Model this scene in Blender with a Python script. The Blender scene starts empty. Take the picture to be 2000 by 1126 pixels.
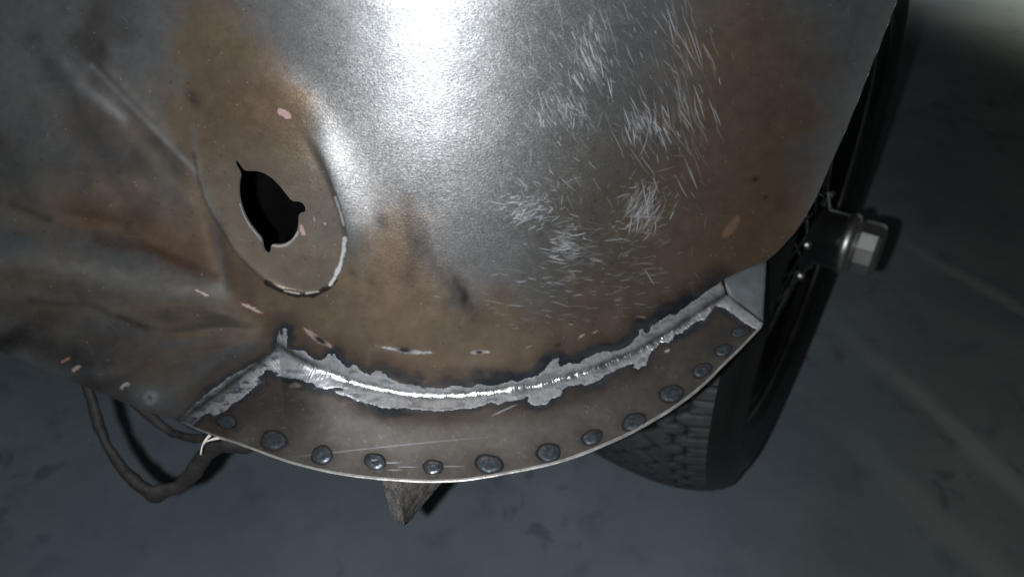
import bpy, bmesh, math, random
import numpy as np
from mathutils import Vector, Matrix

C = bpy.context.scene.collection
S = bpy.context.scene
rng = np.random.default_rng(7)
random.seed(7)

# ------------------------------------------------------------------ camera
PITCH, CAM_H, F = math.radians(43.5), 0.807, 1430.0       # F: focal length in photo pixels (2000 wide)
cd = bpy.data.cameras.new('camera')
cam = bpy.data.objects.new('camera', cd)
C.objects.link(cam)
cam.location = (0, 0, CAM_H)
cam.rotation_euler = (math.pi/2 - PITCH, 0, 0)
cd.sensor_width = 36.0
cd.lens = 36.0*F/2000.0
cd.clip_start, cd.clip_end = 0.01, 60
cd.dof.use_dof = True
cd.dof.focus_distance = 0.405
cd.dof.aperture_fstop = 7.0
S.camera = cam

# ------------------------------------------------------------------ world, light, exposure
w = bpy.data.worlds.new('World'); S.world = w; w.use_nodes = True
bg = w.node_tree.nodes['Background']
bg.inputs[0].default_value = (0.80, 0.90, 0.86, 1)
bg.inputs[1].default_value = 0.020
S.view_settings.view_transform = 'Standard'
S.view_settings.look = 'None'
S.view_settings.exposure = 0
S.view_settings.gamma = 1
S.cycles.use_denoising = True

def cam_to_world(x, y, z):
    a = math.pi/2 - PITCH
    c, s = math.cos(a), math.sin(a)
    return x, y*c - z*s, y*s + z*c + CAM_H

def lamp(name, kind, loc, energy, color):
    ld = bpy.data.lights.new(name, kind); ld.energy = energy; ld.color = color
    o = bpy.data.objects.new(name, ld); C.objects.link(o); o.location = loc
    return o
flash = lamp('camera_flash', 'POINT', cam_to_world(-0.035, -0.014, 0.0), 12.0, (0.93, 0.97, 1.0))
flash.data.shadow_soft_size = 0.0045
patch_l = lamp('floor_patch_lamp', 'AREA', (2.25, 2.45, 1.7), 34.0, (0.97, 1.0, 0.86))  # added unseen lamp, placed to light the pale patch of floor
patch_l.data.shape = 'RECTANGLE'; patch_l.data.size = 0.6; patch_l.data.size_y = 0.3; patch_l.data.spread = math.radians(70)

# ------------------------------------------------------------------ helpers
def tag(o, label=None, cat=None, group=None, kind=None):
    if label: o['label'] = label
    if cat: o['category'] = cat
    if group: o['group'] = group
    if kind: o['kind'] = kind
    return o

def empty(name, loc, parent=None):
    o = bpy.data.objects.new(name, None); C.objects.link(o); o.location = loc; o.empty_display_size = 0.05
    if parent: o.parent = parent
    return o

def link_mesh(name, verts, faces, mat, parent=None, smooth=True):
    me = bpy.data.meshes.new(name)
    me.from_pydata([tuple(map(float, v)) for v in verts], [], faces)
    me.update()
    if smooth: me.polygons.foreach_set('use_smooth', np.ones(len(me.polygons), bool))
    if mat: me.materials.append(mat)
    o = bpy.data.objects.new(name, me); C.objects.link(o)
    if parent:
        o.parent = parent
        if parent.parent is None:
            o.matrix_parent_inverse = Matrix.Translation(-Vector(parent.location)) if parent.type == 'EMPTY' else Matrix.Identity(4)
    return o

def node_mat(name):
    m = bpy.data.materials.new(name); m.use_nodes = True
    nt = m.node_tree
    return m, nt, nt.nodes['Principled BSDF']

def N(nt, typ, **kw):
    n = nt.nodes.new(typ)
    for k, v in kw.items():
        if k.startswith('i_'):
            key = k[2:]
            key = int(key) if key.isdigit() else key.replace('_', ' ')
            n.inputs[key].default_value = v
        else: setattr(n, k, v)
    return n

# ------------------------------------------------------------------ the panel's field: a relief over the (u, v) layout of the sheet
G = 1.6
U0, U1, V0, V1 = -230, 1850, -180, 970
us = np.arange(U0, U1+1, G); vs = np.arange(V0, V1+1, G)
UU, VV = np.meshgrid(us, vs)
NV, NU = UU.shape
Z0 = 0.345
PX = Z0/F                                                   # metres per layout unit

def blur(a, s):
    if s <= 0: return a
    r = int(3*s)+1
    k = np.exp(-0.5*(np.arange(-r, r+1)/s)**2); k /= k.sum()
    p = np.pad(a, ((r, r), (0, 0)), 'edge')
    a = sum(k[i]*p[i:i+a.shape[0]] for i in range(2*r+1))
    p = np.pad(a, ((0, 0), (r, r)), 'edge')
    return sum(k[i]*p[:, i:i+a.shape[1]] for i in range(2*r+1))

def bil(a, u, v):
    x = np.clip((np.asarray(u)-U0)/G, 0, NU-1.001); y = np.clip((np.asarray(v)-V0)/G, 0, NV-1.001)
    i = x.astype(int); j = y.astype(int); fx = x-i; fy = y-j
    if a.ndim == 3: fx = fx[..., None]; fy = fy[..., None]
    return (a[j, i]*(1-fx)+a[j, i+1]*fx)*(1-fy) + (a[j+1, i]*(1-fx)+a[j+1, i+1]*fx)*fy

def vnoise(su, sv, seed, uu=None, vv=None):
    """smooth value noise in 0..1 with cells su x sv layout units"""
    r = np.random.default_rng(seed)
    uu = UU if uu is None else uu; vv = VV if vv is None else vv
    x = (uu+3000)/su; y = (vv+3000)/sv
    nx, ny = 257, 257
    t = r.random((ny, nx))
    i = np.floor(x).astype(int); j = np.floor(y).astype(int)
    fx = x-i; fy = y-j
    fx = fx*fx*(3-2*fx); fy = fy*fy*(3-2*fy)
    g = lambda a, b: t[b % ny, a % nx]
    return (g(i, j)*(1-fx)+g(i+1, j)*fx)*(1-fy) + (g(i, j+1)*(1-fx)+g(i+1, j+1)*fx)*fy

FBM = {}
def fbm(su, sv, seed, octs=4, uu=None, vv=None):
    if uu is None:
        if (su, sv, seed, octs) not in FBM: FBM[su, sv, seed, octs] = fbm_(su, sv, seed, octs)
        return FBM[su, sv, seed, octs]
    return fbm_(su, sv, seed, octs, uu, vv)
def fbm_(su, sv, seed, octs=4, uu=None, vv=None):
    s = 0; a = 1; t = 0
    for k in range(octs):
        s = s + a*vnoise(su/2**k, sv/2**k, seed+k*13, uu, vv); t += a; a *= 0.55
    return s/t

def smooth(a, b, x):
    t = np.clip((x-a)/(b-a), 0, 1)
    return t*t*(3-2*t)

def resample(pts, step):
    p = np.array(pts, float); d = np.hypot(*np.diff(p, axis=0).T); s = np.r_[0, np.cumsum(d)]
    n = max(2, int(s[-1]/step)+1); q = np.linspace(0, s[-1], n)
    return np.c_[np.interp(q, s, p[:, 0]), np.interp(q, s, p[:, 1])]

def chaikin(pts, n=2, closed=False):
    p = np.array(pts, float)
    for _ in range(n):
        q = np.roll(p, -1, 0) if closed else p[1:]
        a = p if closed else p[:-1]
        m = np.empty((2*len(a), 2)); m[0::2] = a*.75+q*.25; m[1::2] = a*.25+q*.75
        p = m if closed else np.vstack([p[:1], m, p[-1:]])
    return p

def inside(poly, u, v):
    p = np.array(poly, float); r = np.zeros(u.shape, bool)
    lo, hi = p.min(0), p.max(0)
    box = (u >= lo[0]) & (u <= hi[0]) & (v >= lo[1]) & (v <= hi[1])
    ub, vb = u[box], v[box]; rb = np.zeros(ub.shape, bool)
    x0, y0 = p[-1]
    for x1, y1 in p:
        if y0 != y1:
            c = (vb > min(y0, y1)) & (vb <= max(y0, y1))
            rb ^= c & (ub < (vb-y0)*(x1-x0)/(y1-y0)+x0)
        x0, y0 = x1, y1
    r[box] = rb
    return r

def nearest(pl, u, v, margin=None):
    """distance from points to a polyline, and the nearest points"""
    p = np.array(pl, float)
    if margin is not None:
        lo, hi = p.min(0)-margin, p.max(0)+margin
        b = (u >= lo[0]) & (u <= hi[0]) & (v >= lo[1]) & (v <= hi[1])
        d = np.full(u.shape, 999.0); x = np.array(u, float); y = np.array(v, float)
        d[b], x[b], y[b] = nearest(pl, u[b], v[b])
        return d, x, y
    best = np.full(u.shape, 1e18); bu = np.zeros(u.shape); bv = np.zeros(u.shape)
    for (x0, y0), (x1, y1) in zip(p[:-1], p[1:]):
        dx, dy = x1-x0, y1-y0; L = dx*dx+dy*dy
        if L == 0: continue
        t = np.clip(((u-x0)*dx+(v-y0)*dy)/L, 0, 1)
        a = x0+t*dx; b = y0+t*dy; d = (u-a)**2+(v-b)**2
        m = d < best
        best = np.where(m, d, best); bu = np.where(m, a, bu); bv = np.where(m, b, bv)
    return np.sqrt(best), bu, bv

# outlines, read off the sheet
SEAM_ARC = [(545, 671), (560, 684), (600, 706), (640, 727), (680, 743), (715, 752), (752, 762), (800, 771), (850, 773), (893, 772), (946, 767), (986, 760),
            (1034, 755), (1080, 744), (1131, 728), (1178, 712), (1246, 685), (1286, 660), (1333, 631), (1374, 602), (1418, 574)]
SEAM_ARM = [(352, 822), (400, 786), (450, 750), (500, 712), (545, 671)]
SEAM = SEAM_ARM[:-1] + SEAM_ARC
EDGE_A = [(-230, 592), (-100, 644), (0, 686), (85, 720), (169, 756), (240, 785), (300, 807), (352, 822)]
EDGE_B = [(352, 822), (380, 836), (436, 856), (472, 867), (548, 896), (608, 913), (660, 923), (700, 929), (764, 935), (828, 938.5), (892, 937), (940, 931), (1000, 920),
          (1050, 910), (1100, 898), (1139, 884), (1178, 868), (1229, 845), (1272, 821), (1315, 795), (1350, 770), (1389, 736), (1409, 714), (1452, 673), (1491, 631)]
EDGE_R = [(1800, -180), (1775, -70), (1753, 0), (1730, 60), (1706, 120), (1679, 189), (1652, 255), (1616, 335), (1592, 390), (1568, 432), (1550, 457),
          (1520, 490), (1499, 508), (1470, 520), (1440, 532), (1412, 545), (1418, 574)]
POLY_A = [(-230, -180), (1800, -180)] + EDGE_R[1:] + SEAM_ARC[::-1][1:] + SEAM_ARM[::-1][1:] + EDGE_A[::-1][1:]
POLY_B = SEAM + [(1491, 631)] + EDGE_B[::-1][1:-1]
PAD = chaikin([(655, 388), (668, 428), (674, 463), (670, 499), (659, 534), (641, 559), (616, 571), (584, 571), (549, 563), (513, 544), (478, 513), (453, 484), (432, 449),
       (412, 417), (396, 381), (386, 342), (381, 300), (384, 250), (396, 200), (425, 165), (470, 155), (525, 180), (585, 240), (628, 318)], 2, True)
HOLE = [(456, 316), (461, 313), (465, 316), (472, 326), (479, 334), (492, 333), (508, 335), (522, 341), (536, 352), (549, 366), (560, 380), (570, 393), (585, 393), (593, 398),
        (597, 407), (595, 415), (588, 415), (583, 420), (583, 436), (580, 452), (571, 466), (558, 475), (544, 478), (530, 476), (528, 492), (523, 495),
        (514, 488), (511, 466), (500, 454), (486, 436), (475, 415), (468, 393), (465, 370), (467, 350), (470, 341)]
WELD = [(349, 821), (368, 799), (382, 787), (395, 776), (420, 756), (443, 738), (462, 728), (480, 717), (499, 708), (517, 696), (527, 692), (533, 683), (541, 667), (543, 652), (545, 646),
        (550, 658), (553, 640), (557, 640), (562, 660), (561, 679), (575, 684), (593, 682), (602, 694), (613, 700), (626, 704), (633, 698), (640, 690), (647, 694), (653, 690), (658, 699), (666, 706), (673, 716),
        (680, 718), (688, 712), (696, 713), (704, 724), (715, 730), (724, 732), (733, 723), (742, 723), (751, 729), (757, 739), (773, 743), (790, 750), (813, 753), (817, 750), (822, 756), (829, 758),
        (848, 756), (866, 758), (880, 752), (893, 753), (905, 755), (920, 756), (930, 750), (938, 749), (948, 754), (960, 753), (980, 749), (1000, 743), (1012, 744), (1026, 737), (1040, 737), (1053, 730),
        (1063, 722), (1075, 706), (1079, 702), (1089, 700), (1094, 716), (1110, 709), (1131, 709), (1138, 703), (1151, 695), (1165, 690), (1178, 685), (1195, 686), (1209, 682), (1224, 676), (1239, 662), (1246, 656), (1250, 641), (1257, 643),
        (1259, 652), (1266, 648), (1273, 637), (1284, 630), (1296, 620), (1306, 614), (1320, 614), (1336, 600), (1354, 587), (1370, 577), (1387, 564), (1398, 555), (1408, 549), (1416, 571),
        (1424, 580), (1440, 591), (1455, 602), (1474, 615), (1489, 625), (1491, 631), (1478, 643), (1472, 641), (1455, 630), (1438, 618), (1422, 606), (1408, 598), (1398, 596), (1388, 610), (1374, 625), (1360, 629), (1347, 638), (1333, 650), (1320, 652),
        (1312, 664), (1306, 668), (1290, 670), (1279, 682), (1272, 686), (1267, 700), (1263, 712), (1256, 713), (1249, 719), (1240, 720), (1236, 717), (1240, 709), (1230, 712), (1221, 716), (1209, 719), (1200, 726),
        (1185, 729), (1176, 738), (1168, 743), (1158, 748), (1144, 754), (1136, 750), (1122, 752), (1111, 753), (1100, 762), (1094, 773), (1078, 779), (1066, 789), (1052, 791), (1037, 789), (1030, 781), (1032, 775), (1018, 778), (1000, 783), (990, 784),
        (973, 791), (966, 787), (960, 786), (945, 790), (920, 797), (900, 797), (880, 801), (850, 803), (827, 800), (806, 799), (787, 796), (770, 797), (747, 797), (735, 791), (720, 789), (700, 783), (680, 773), (668, 770), (653, 763),
        (665, 761), (679, 760), (660, 756), (640, 760), (627, 758), (613, 754), (615, 747), (600, 746), (576, 739), (560, 735), (538, 733), (545, 729), (530, 723), (521, 722), (516, 728), (503, 739), (513, 746), (502, 752), (490, 763), (474, 776),
        (458, 787), (443, 800), (427, 810), (416, 812), (413, 805), (409, 804), (399, 808), (390, 818), (381, 826), (376, 834), (362, 828)]

# --- relief
du = UU-790.0; dv = VV-20.0
ku = 0.00058*(1+0.50*np.clip(dv/700, -0.3, 1.25))
hA = -ku*du**2 - 0.44*dv - 0.00037*np.maximum(dv-230, 0)**2 - 0.0010*np.minimum(dv, 0)**2
vp = np.array([(-180, 235), (0, 290), (130, 330), (260, 374), (380, 396), (480, 425), (560, 447), (620, 497), (672, 545), (760, 560), (970, 580)], float)
vu = np.interp(VV, vp[:, 0], vp[:, 1])
dval = -(vu-UU)
hv = np.take_along_axis(hA, np.clip(((vu-U0)/G).round().astype(int), 0, NU-1), 1)
slopeC = np.interp(VV, [-180, 100, 300, 450, 600, 800], [0.30, 0.24, 0.16, 0.14, 0.18, 0.2])
ang = np.arctan2(VV-640, 560-UU); rad = np.hypot(UU-560, VV-640)
ripple = (fbm(0.33, 220, 31, 3, uu=ang, vv=rad)-0.5)*10*smooth(60, 260, rad)
hC = hv - slopeC*np.maximum(-dval, 0) - 0.00016*np.maximum(-dval, 0)**2 + ripple*np.clip(-dval/60, 0, 1)
h = np.where(dval < 0, hC, hA)
for (x0, y0, x1, y1, amp, sg) in [(200, 130, 384, 335, 4.0, 9), (120, 130, 235, 235, 2.6, 9), (150, 170, 380, 400, 2.2, 12), (20, 395, 240, 440, -3, 8), (60, 560, 400, 545, 3.0, 22),
                                  (300, 60, 382, 300, 3.0, 12), (410, 440, 443, 560, -3.5, 7)]:
    d, _, _ = nearest([(x0, y0), (x1, y1)], UU, VV)
    h = h + amp*np.exp(-0.5*(d/sg)**2)
wtop = smooth(420, 150, VV)
hb1 = blur(h, 4.5); hb2 = blur(h, 22)
wv = np.exp(-0.5*(dval/70)**2)
h = h*(1-wv) + (hb1*(1-wtop)+hb2*wtop)*wv
# lamp pad: a flat cut into the swelling
pin = inside(PAD, UU, VV)
pd, _, _ = nearest(np.vstack([PAD, PAD[:1]]), UU, VV, 180)
A_ = np.c_[np.ones(pin.sum()), UU[pin]-530, VV[pin]-380]
co = np.linalg.lstsq(A_, h[pin], rcond=None)[0]
hp = co[0] + (co[1]+0.06)*(UU-530) + (co[2]-0.08)*(VV-380)
lowr = smooth(30, 130, (UU-530)*0.9+(VV-380)*0.35)            # sharp at the lower right, soft at the upper left
lip = np.exp(-(pd/48)**2)*smooth(0, 90, (UU-540)*0.9-(VV-380)*0.45)*smooth(560, 430, VV)
hs = h + 14*lip*(~pin)
hs = np.where(pin, hp + (h-hp)*np.exp(-pd/26.0)*(1-lowr) - 8*lowr, hs)
hs1 = blur(hs, 1.6); upw = smooth(-20, -130, (UU-530)*0.25+(VV-380)); hs2 = blur(hs, 18)*upw+blur(hs, 3.5)*(1-upw)
near = np.exp(-0.5*(pd/42)**2)
h = hs1*lowr + (1-lowr)*(hs2*near+hs1*(1-near))
h_top = h.copy()
# flange
sd, sbu, sbv = nearest(resample(SEAM, 12), UU, VV)
inB = inside(POLY_B, UU, VV) | ((VV > np.interp(UU, [p[0] for p in SEAM], [p[1] for p in SEAM])) & (UU > 352) & (UU < 1418)) | ((UU >= 1418) & (VV > 574+(UU-1418)*0.78))
sp = resample(SEAM, 12); hsamp = bil(h_top, sp[:, 0], sp[:, 1])
PV = 0.86
c2 = np.linalg.lstsq(np.c_[np.ones(len(sp)), sp[:, 0]-900], hsamp-PV*(sp[:, 1]-750), rcond=None)[0]
plane = c2[0]+c2[1]*(UU-900)+PV*(VV-750)
corr = bil(h_top, sbu, sbv) - (c2[0]+c2[1]*(sbu-900)+PV*(sbv-750))
hB = plane + blur(corr, 12)*np.exp(-sd/60.0)
hB = hB + blur(1.15*smooth(500, 650, UU)*smooth(980, 700, UU)*sd*np.exp(-sd/52.0), 7)*smooth(0, 14, sd)
h = np.where(inB, hB, h_top)
hf = blur(h, 5.0); ws = np.exp(-0.5*(sd/22)**2)
h = h*(1-ws)+hf*ws
rd, _, _ = nearest(EDGE_R[:12], UU, VV, 80)
h = h + np.where(rd < 55, (55-np.minimum(rd, 55))**2/110*0.75, 0)*smooth(560, 430, VV)
h = h + (fbm(26, 26, 93, 3)-0.5)*5.0*np.exp(-0.5*(sd/16)**2)
h += (fbm(160, 160, 91, 3)-0.5)*3.0                             # hand-worked sheet is never perfectly fair
h_panel = h

def pos(u, v, lift=0.0, field=None):
    z = Z0 - (bil(h_panel if field is None else field, u, v)+lift)*PX
    x = (np.asarray(u)-1000)/F*z; y = -(np.asarray(v)-563)/F*z
    return np.stack(cam_to_world(x, y, -z), -1)

Pg = pos(UU, VV)
Ng = np.cross(np.gradient(Pg, axis=1), -np.gradient(Pg, axis=0))
Ng /= np.linalg.norm(Ng, axis=2, keepdims=True)
def nrm(u, v):
    n = bil(Ng, u, v)
    return n/np.linalg.norm(n, axis=-1, keepdims=True)

# --- surface record: colour, roughness, metalness of the bare sheet (heat tint, oxide, wear, some painted light)
base = np.empty((NV, NU, 3)); rough = np.full((NV, NU), 0.45); metal = np.full((NV, NU), 1.0)
base[:] = (0.38, 0.382, 0.39); metal[:] = 0.92
def mixin(mask, col=None, r=None, m=None):
    global base, rough, metal
    mask = np.clip(mask, 0, 1)
    if col is not None: base = base*(1-mask[..., None]) + np.array(col)*mask[..., None]
    if r is not None: rough = rough*(1-mask)+r*mask
    if m is not None: metal = metal*(1-mask)+m*mask
def blob(u, v, su, sv, rot=0):
    c, s = math.cos(rot), math.sin(rot)
    a = (UU-u)*c+(VV-v)*s; b = -(UU-u)*s+(VV-v)*c
    return np.exp(-0.5*((a/su)**2+(b/sv)**2))
wu = UU+(fbm(140, 140, 5)-0.5)*140; wvv = VV+(fbm(140, 140, 6)-0.5)*140
def wblob(u, v, su, sv, rot=0):
    c, s = math.cos(rot), math.sin(rot)
    a = (wu-u)*c+(wvv-v)*s; b = -(wu-u)*s+(wvv-v)*c
    return np.exp(-0.5*((a/su)**2+(b/sv)**2))
brown = (1.1*wblob(1420, 300, 90, 260, 0.1) + 0.9*wblob(1380, 480, 130, 90) + 1.0*wblob(1150, 640, 260, 55, -0.25) + 1.1*wblob(760, 640, 240, 75, 0.15)
         + 0.75*wblob(770, 540, 60, 100) + 0.8*wblob(430, 100, 55, 190, -0.15) + 0.8*wblob(480, 260, 90, 110) + 0.75*wblob(560, 440, 110, 120)
         + 0.9*wblob(270, 440, 140, 55, 0.2) + 0.8*wblob(420, 500, 70, 60) + 0.9*wblob(280, 640, 190, 70, 0.25) + 0.75*wblob(170, 310, 160, 110) + 0.5*wblob(1240, 420, 120, 160))
brown = brown + 0.6*wblob(1500, 150, 60, 130, 0.1) + 0.6*wblob(120, 560, 160, 60, 0.2) + 0.5*wblob(330, 700, 130, 50, 0.5)
brown = smooth(0.05, 1.0, brown*(0.55+0.85*fbm(70, 45, 77)))
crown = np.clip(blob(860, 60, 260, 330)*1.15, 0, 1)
mixin(crown, (0.22, 0.222, 0.227), 0.475, None)  # crown colour darkened to hold down the flash highlight
mixin(brown*0.92, (0.355, 0.258, 0.180), 0.465, 0.89)
mixin(brown*smooth(0.42, 0.66, fbm(110, 70, 171))*0.35, (0.36, 0.285, 0.19), 0.46, 0.88)
mixin(brown*smooth(0.48, 0.70, fbm(90, 60, 172))*0.3, (0.22, 0.150, 0.120), 0.46, 0.88)
mixin(brown*smooth(0.50, 0.72, fbm(18, 12, 173))*0.15, (0.17, 0.115, 0.085), 0.5, 0.85)
red = np.clip(wblob(1480, 390, 60, 150, 0.15)*0.9+wblob(330, 460, 130, 40, 0.25)*0.8+wblob(1280, 330, 60, 60)*0.6+wblob(480, 250, 60, 60)*0.5+wblob(800, 520, 50, 90)*0.4, 0, 1)
mixin(red*0.6, (0.27, 0.150, 0.095), 0.46, 0.86)
mixin(blur(pin.astype(float), 2)*0.6*smooth(210, 400, VV), (0.36, 0.315, 0.262), 0.48, 0.84)
mixin(1.1*lip*(~pin)*smooth(590, 650, UU), (0.33, 0.33, 0.335), 0.47, 0.95)
# streaky grey-green film on the left panel
mixin(smooth(20, -140, dval)*smooth(-250, 0, -rad+400)*0.0, None)
left = smooth(10, -60, dval)
mixin(left*0.45*fbm(200, 60, 12), (0.17, 0.19, 0.20), 0.46, 0.9)
mixin(left*smooth(0.5, 0.78, fbm(0.22, 160, 44, 3, uu=ang, vv=rad))*0.8, (0.10, 0.085, 0.075), 0.5)
mixin(left*smooth(0.52, 0.8, fbm(0.26, 240, 61, 3, uu=ang, vv=rad))*0.6, (0.42, 0.44, 0.46), 0.42, 1)
mixin(wblob(1150, 470, 130, 120)*0.55, (0.17, 0.16, 0.135), 0.42)
mixin(wblob(1200, 250, 110, 140)*0.35, (0.22, 0.21, 0.19), 0.42)
def streak(pl, width, col, a, r=0.46, m=0.88):
    d, _, _ = nearest(pl, UU, VV, width*4)
    mixin(np.exp(-0.5*(d/width)**2)*a*(0.4+1.1*fbm(40, 16, int(width*7)+3)), col, r, m)
streak([(-60, 372), (0, 390), (60, 412), (95, 428)], 7, (0.07, 0.065, 0.06), 0.5)
streak([(60, 586), (180, 597), (285, 640)], 5, (0.07, 0.055, 0.045), 0.9)
streak([(150, 415), (290, 455), (390, 505)], 24, (0.27, 0.165, 0.105), 0.6)
streak([(190, 470), (300, 490), (420, 540)], 10, (0.13, 0.075, 0.05), 0.7)
streak([(-80, 500), (80, 505), (240, 545), (430, 575)], 15, (0.46, 0.44, 0.40), 0.75)
streak([(-120, 560), (60, 575), (220, 610)], 9, (0.36, 0.35, 0.33), 0.5)
streak([(-60, 480), (60, 478)], 22, (0.22, 0.28, 0.29), 0.6)
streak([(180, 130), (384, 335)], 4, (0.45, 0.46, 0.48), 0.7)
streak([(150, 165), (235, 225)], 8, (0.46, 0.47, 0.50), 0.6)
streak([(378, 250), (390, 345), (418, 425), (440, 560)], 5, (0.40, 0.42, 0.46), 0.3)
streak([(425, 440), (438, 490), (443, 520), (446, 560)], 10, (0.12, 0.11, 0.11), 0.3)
streak([(60, 80), (140, 200), (230, 330)], 18, (0.09, 0.10, 0.11), 0.5)
streak([(-100, 690), (40, 660), (160, 700)], 16, (0.07, 0.065, 0.06), 0.7)
streak([(640, 270), (700, 330), (730, 420)], 20, (0.40, 0.40, 0.41), 0.6, 0.5)
streak([(800, 390), (806, 470), (800, 540)], 12, (0.17, 0.14, 0.12), 0.6)
streak([(820, 430), (850, 520), (905, 600)], 7, (0.15, 0.13, 0.12), 0.5)
# dark smudges
for (u, v, su, sv, a, s) in [(905, 575, 10, 34, 0.9, 1), (745, 430, 9, 14, .7, 1), (822, 480, 12, 22, .6, 1), (690, 533, 6, 8, .5, 1), (725, 550, 7, 7, .55, 1), (1090, 673, 5, 3, 1, 1),
                             (900, 640, 60, 25, .35, 1), (30, 660, 90, 20, .7, 1), (180, 700, 60, 40, .5, 1), (378, 192, 8, 14, .7, 1), (880, 590, 16, 10, .4, 1), (1475, 350, 5, 4, .8, 1), (1495, 385, 4, 3, .8, 1)]:
    mixin(blob(u, v, su, sv, -0.5)*a*(0.5+0.9*fbm(14, 14, 3)), (0.055, 0.05, 0.05), 0.5)
# fine mottling and pits
mott = fbm(26, 26, 15)
base *= (0.84+0.32*mott)[..., None]
pit = np.random.default_rng(9).random((NV, NU))
mixin(blur((pit > 0.9994).astype(float), 0.8)*2.4*smooth(0.35, 0.6, fbm(120, 120, 71)), (0.05, 0.045, 0.04), 0.5)
mixin(blur((pit < 0.0004).astype(float), 0.5)*0.9, (0.62, 0.62, 0.63), 0.45, 0.6)
# flange sheet: oily mill-grey
onB = inB & inside(POLY_B, UU, VV)
fl = onB.astype(float)
baseB = np.array((0.200, 0.187, 0.174))
mixin(fl, baseB, 0.42, 0.86)
mixin(fl*smooth(0.4, 0.75, fbm(110, 60, 23))*0.5, (0.30, 0.27, 0.24), 0.40)
mixin(fl*smooth(0.5, 0.8, fbm(60, 40, 25))*0.6, (0.11, 0.095, 0.085), 0.46)
mixin(fl*blob(860, 850, 170, 40)*0.6, (0.36, 0.325, 0.295), 0.42, 0.86)
mixin(fl*blob(520, 770, 90, 40, .5)*0.5, (0.10, 0.09, 0.085), 0.45)
mixin(fl*blob(1330, 690, 110, 40, -.5)*0.45, (0.11, 0.09, 0.075), 0.45)
base = np.where(onB[..., None], base*(0.86+0.28*fbm(9, 9, 29))[..., None], base)
mixin(fl*blur((pit > 0.9965).astype(float), 0.6)*2.0*smooth(0.4, 0.6, fbm(70, 70, 72)), (0.5, 0.48, 0.45), 0.4)
for (u, v, ru_, rv_) in [(443, 823, 18, 13), (535, 860, 23, 19), (629, 889, 19, 17), (733, 901, 19, 15), (846, 912, 17, 14), (955, 906, 24, 18), (1071, 884, 22, 17), (1156, 854, 19, 14),
         (1238, 824, 23, 15), (1311, 769, 22, 16), (1371, 723, 19, 12), (1412, 684, 16, 11), (1445, 648, 18, 9)]:
    mixin(fl*blob(u, v, ru_*1.15, rv_*1.15)*0.75*(0.6+0.8*fbm(16, 16, 55)), (0.085, 0.060, 0.048), 0.42, 0.85)
for (u, v, su, sv, r_, a) in [(1385, 612, 60, 22, -.5, .9), (1250, 712, 40, 14, -.5, .9), (1120, 768, 40, 12, -.3, .9), (1030, 790, 50, 9, -.1, .8), (830, 812, 90, 10, .05, .7), (530, 735, 30, 14, .3, .95), (600, 752, 40, 8, .3, .8), (480, 800, 60, 24, -.6, .5), (1400, 660, 50, 22, -.7, .5), (560, 800, 70, 40, .2, .45)]:
    mixin(fl*blob(u, v, su, sv, r_)*a*(0.5+0.8*fbm(24, 16, 56)), (0.055, 0.050, 0.048), 0.44, 0.86)
# oxide fringe along the weld
wpoly = np.array(WELD, float)
wd, _, _ = nearest(np.vstack([wpoly, wpoly[:1]]), UU, VV, 70)
win = inside(wpoly, UU, VV)
wsd = np.where(win, -wd, wd)+(fbm(12, 9, 58, 3)-0.5)*5.0+(fbm(4, 4, 59, 2)-0.5)*2.0-0.6
wdo = np.maximum(wsd, 0); win = wsd < 0; wd = np.abs(wsd)
rag = (fbm(60, 40, 51)-0.5)*30 + (fbm(10, 10, 52)-0.5)*6
up_side = ~inB
lim = np.where(up_side, 9+9*smooth(600, 780, UU), 9) + rag
arm = smooth(560, 520, UU)
lim = lim*(1-0.45*arm)
tint = smooth(40, 12, wdo-lim*0.6)
mixin(tint*np.where(up_side, 0.55, 0.5), (0.16, 0.12, 0.10), 0.42)
fr = 0.6+0.4*smooth(0.36, 0.56, fbm(70, 50, 57))
mixin(smooth(11, -8, wdo-lim)*fr, (0.052, 0.060, 0.074), 0.42, 0.85)
mixin(smooth(6, -4, wdo-lim*0.45)*smooth(0.4, 0.62, fbm(40, 40, 54)), (0.10, 0.115, 0.135), 0.40, 0.85)
mixin(smooth(3, -3, np.abs(wdo-lim*0.62)-2)*0.45*up_side*smooth(0.45, .6, fbm(50, 50, 53)), (0.13, 0.15, 0.18), 0.4)
# chips of bright metal, pinkish round the rim
def chip(poly, core=(0.66, 0.62, 0.60), rim=(0.42, 0.20, 0.16), hole=None, rw=4):
    p = chaikin(poly, 1, True)
    b = inside([(min(x for x, y in poly)-20, min(y for x, y in poly)-20), (max(x for x, y in poly)+20, min(y for x, y in poly)-20), (max(x for x, y in poly)+20, max(y for x, y in poly)+20), (min(x for x, y in poly)-20, max(y for x, y in poly)+20)], UU, VV)
    d, _, _ = nearest(np.vstack([p, p[:1]]), UU, VV, 20); i = inside(p, UU, VV); s = np.where(i, -d, d)+(fbm(6, 5, 181)-0.5)*5.0+0.4
    mixin(smooth(rw, 0, s)*0.85*b, rim, 0.42, 0.7)
    mixin(smooth(0.6, -1.4, s)*b*(0.55+0.6*fbm(5, 4, 182)), core, 0.42, 0.6)
    if hole is not None:
        mixin(blob(*hole)*1.3*b, (0.10, 0.10, 0.11), 0.4, 0.9)
def rot_ell(u, v, a, b, t, n=14):
    return [(u+a*math.cos(k*2*math.pi/n)*math.cos(t)-b*math.sin(k*2*math.pi/n)*math.sin(t), v+a*math.cos(k*2*math.pi/n)*math.sin(t)+b*math.sin(k*2*math.pi/n)*math.cos(t)) for k in range(n)]
chip(rot_ell(555, 222, 17, 8, .55), (0.66, 0.47, 0.45), (0.28, 0.10, 0.09))
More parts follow.
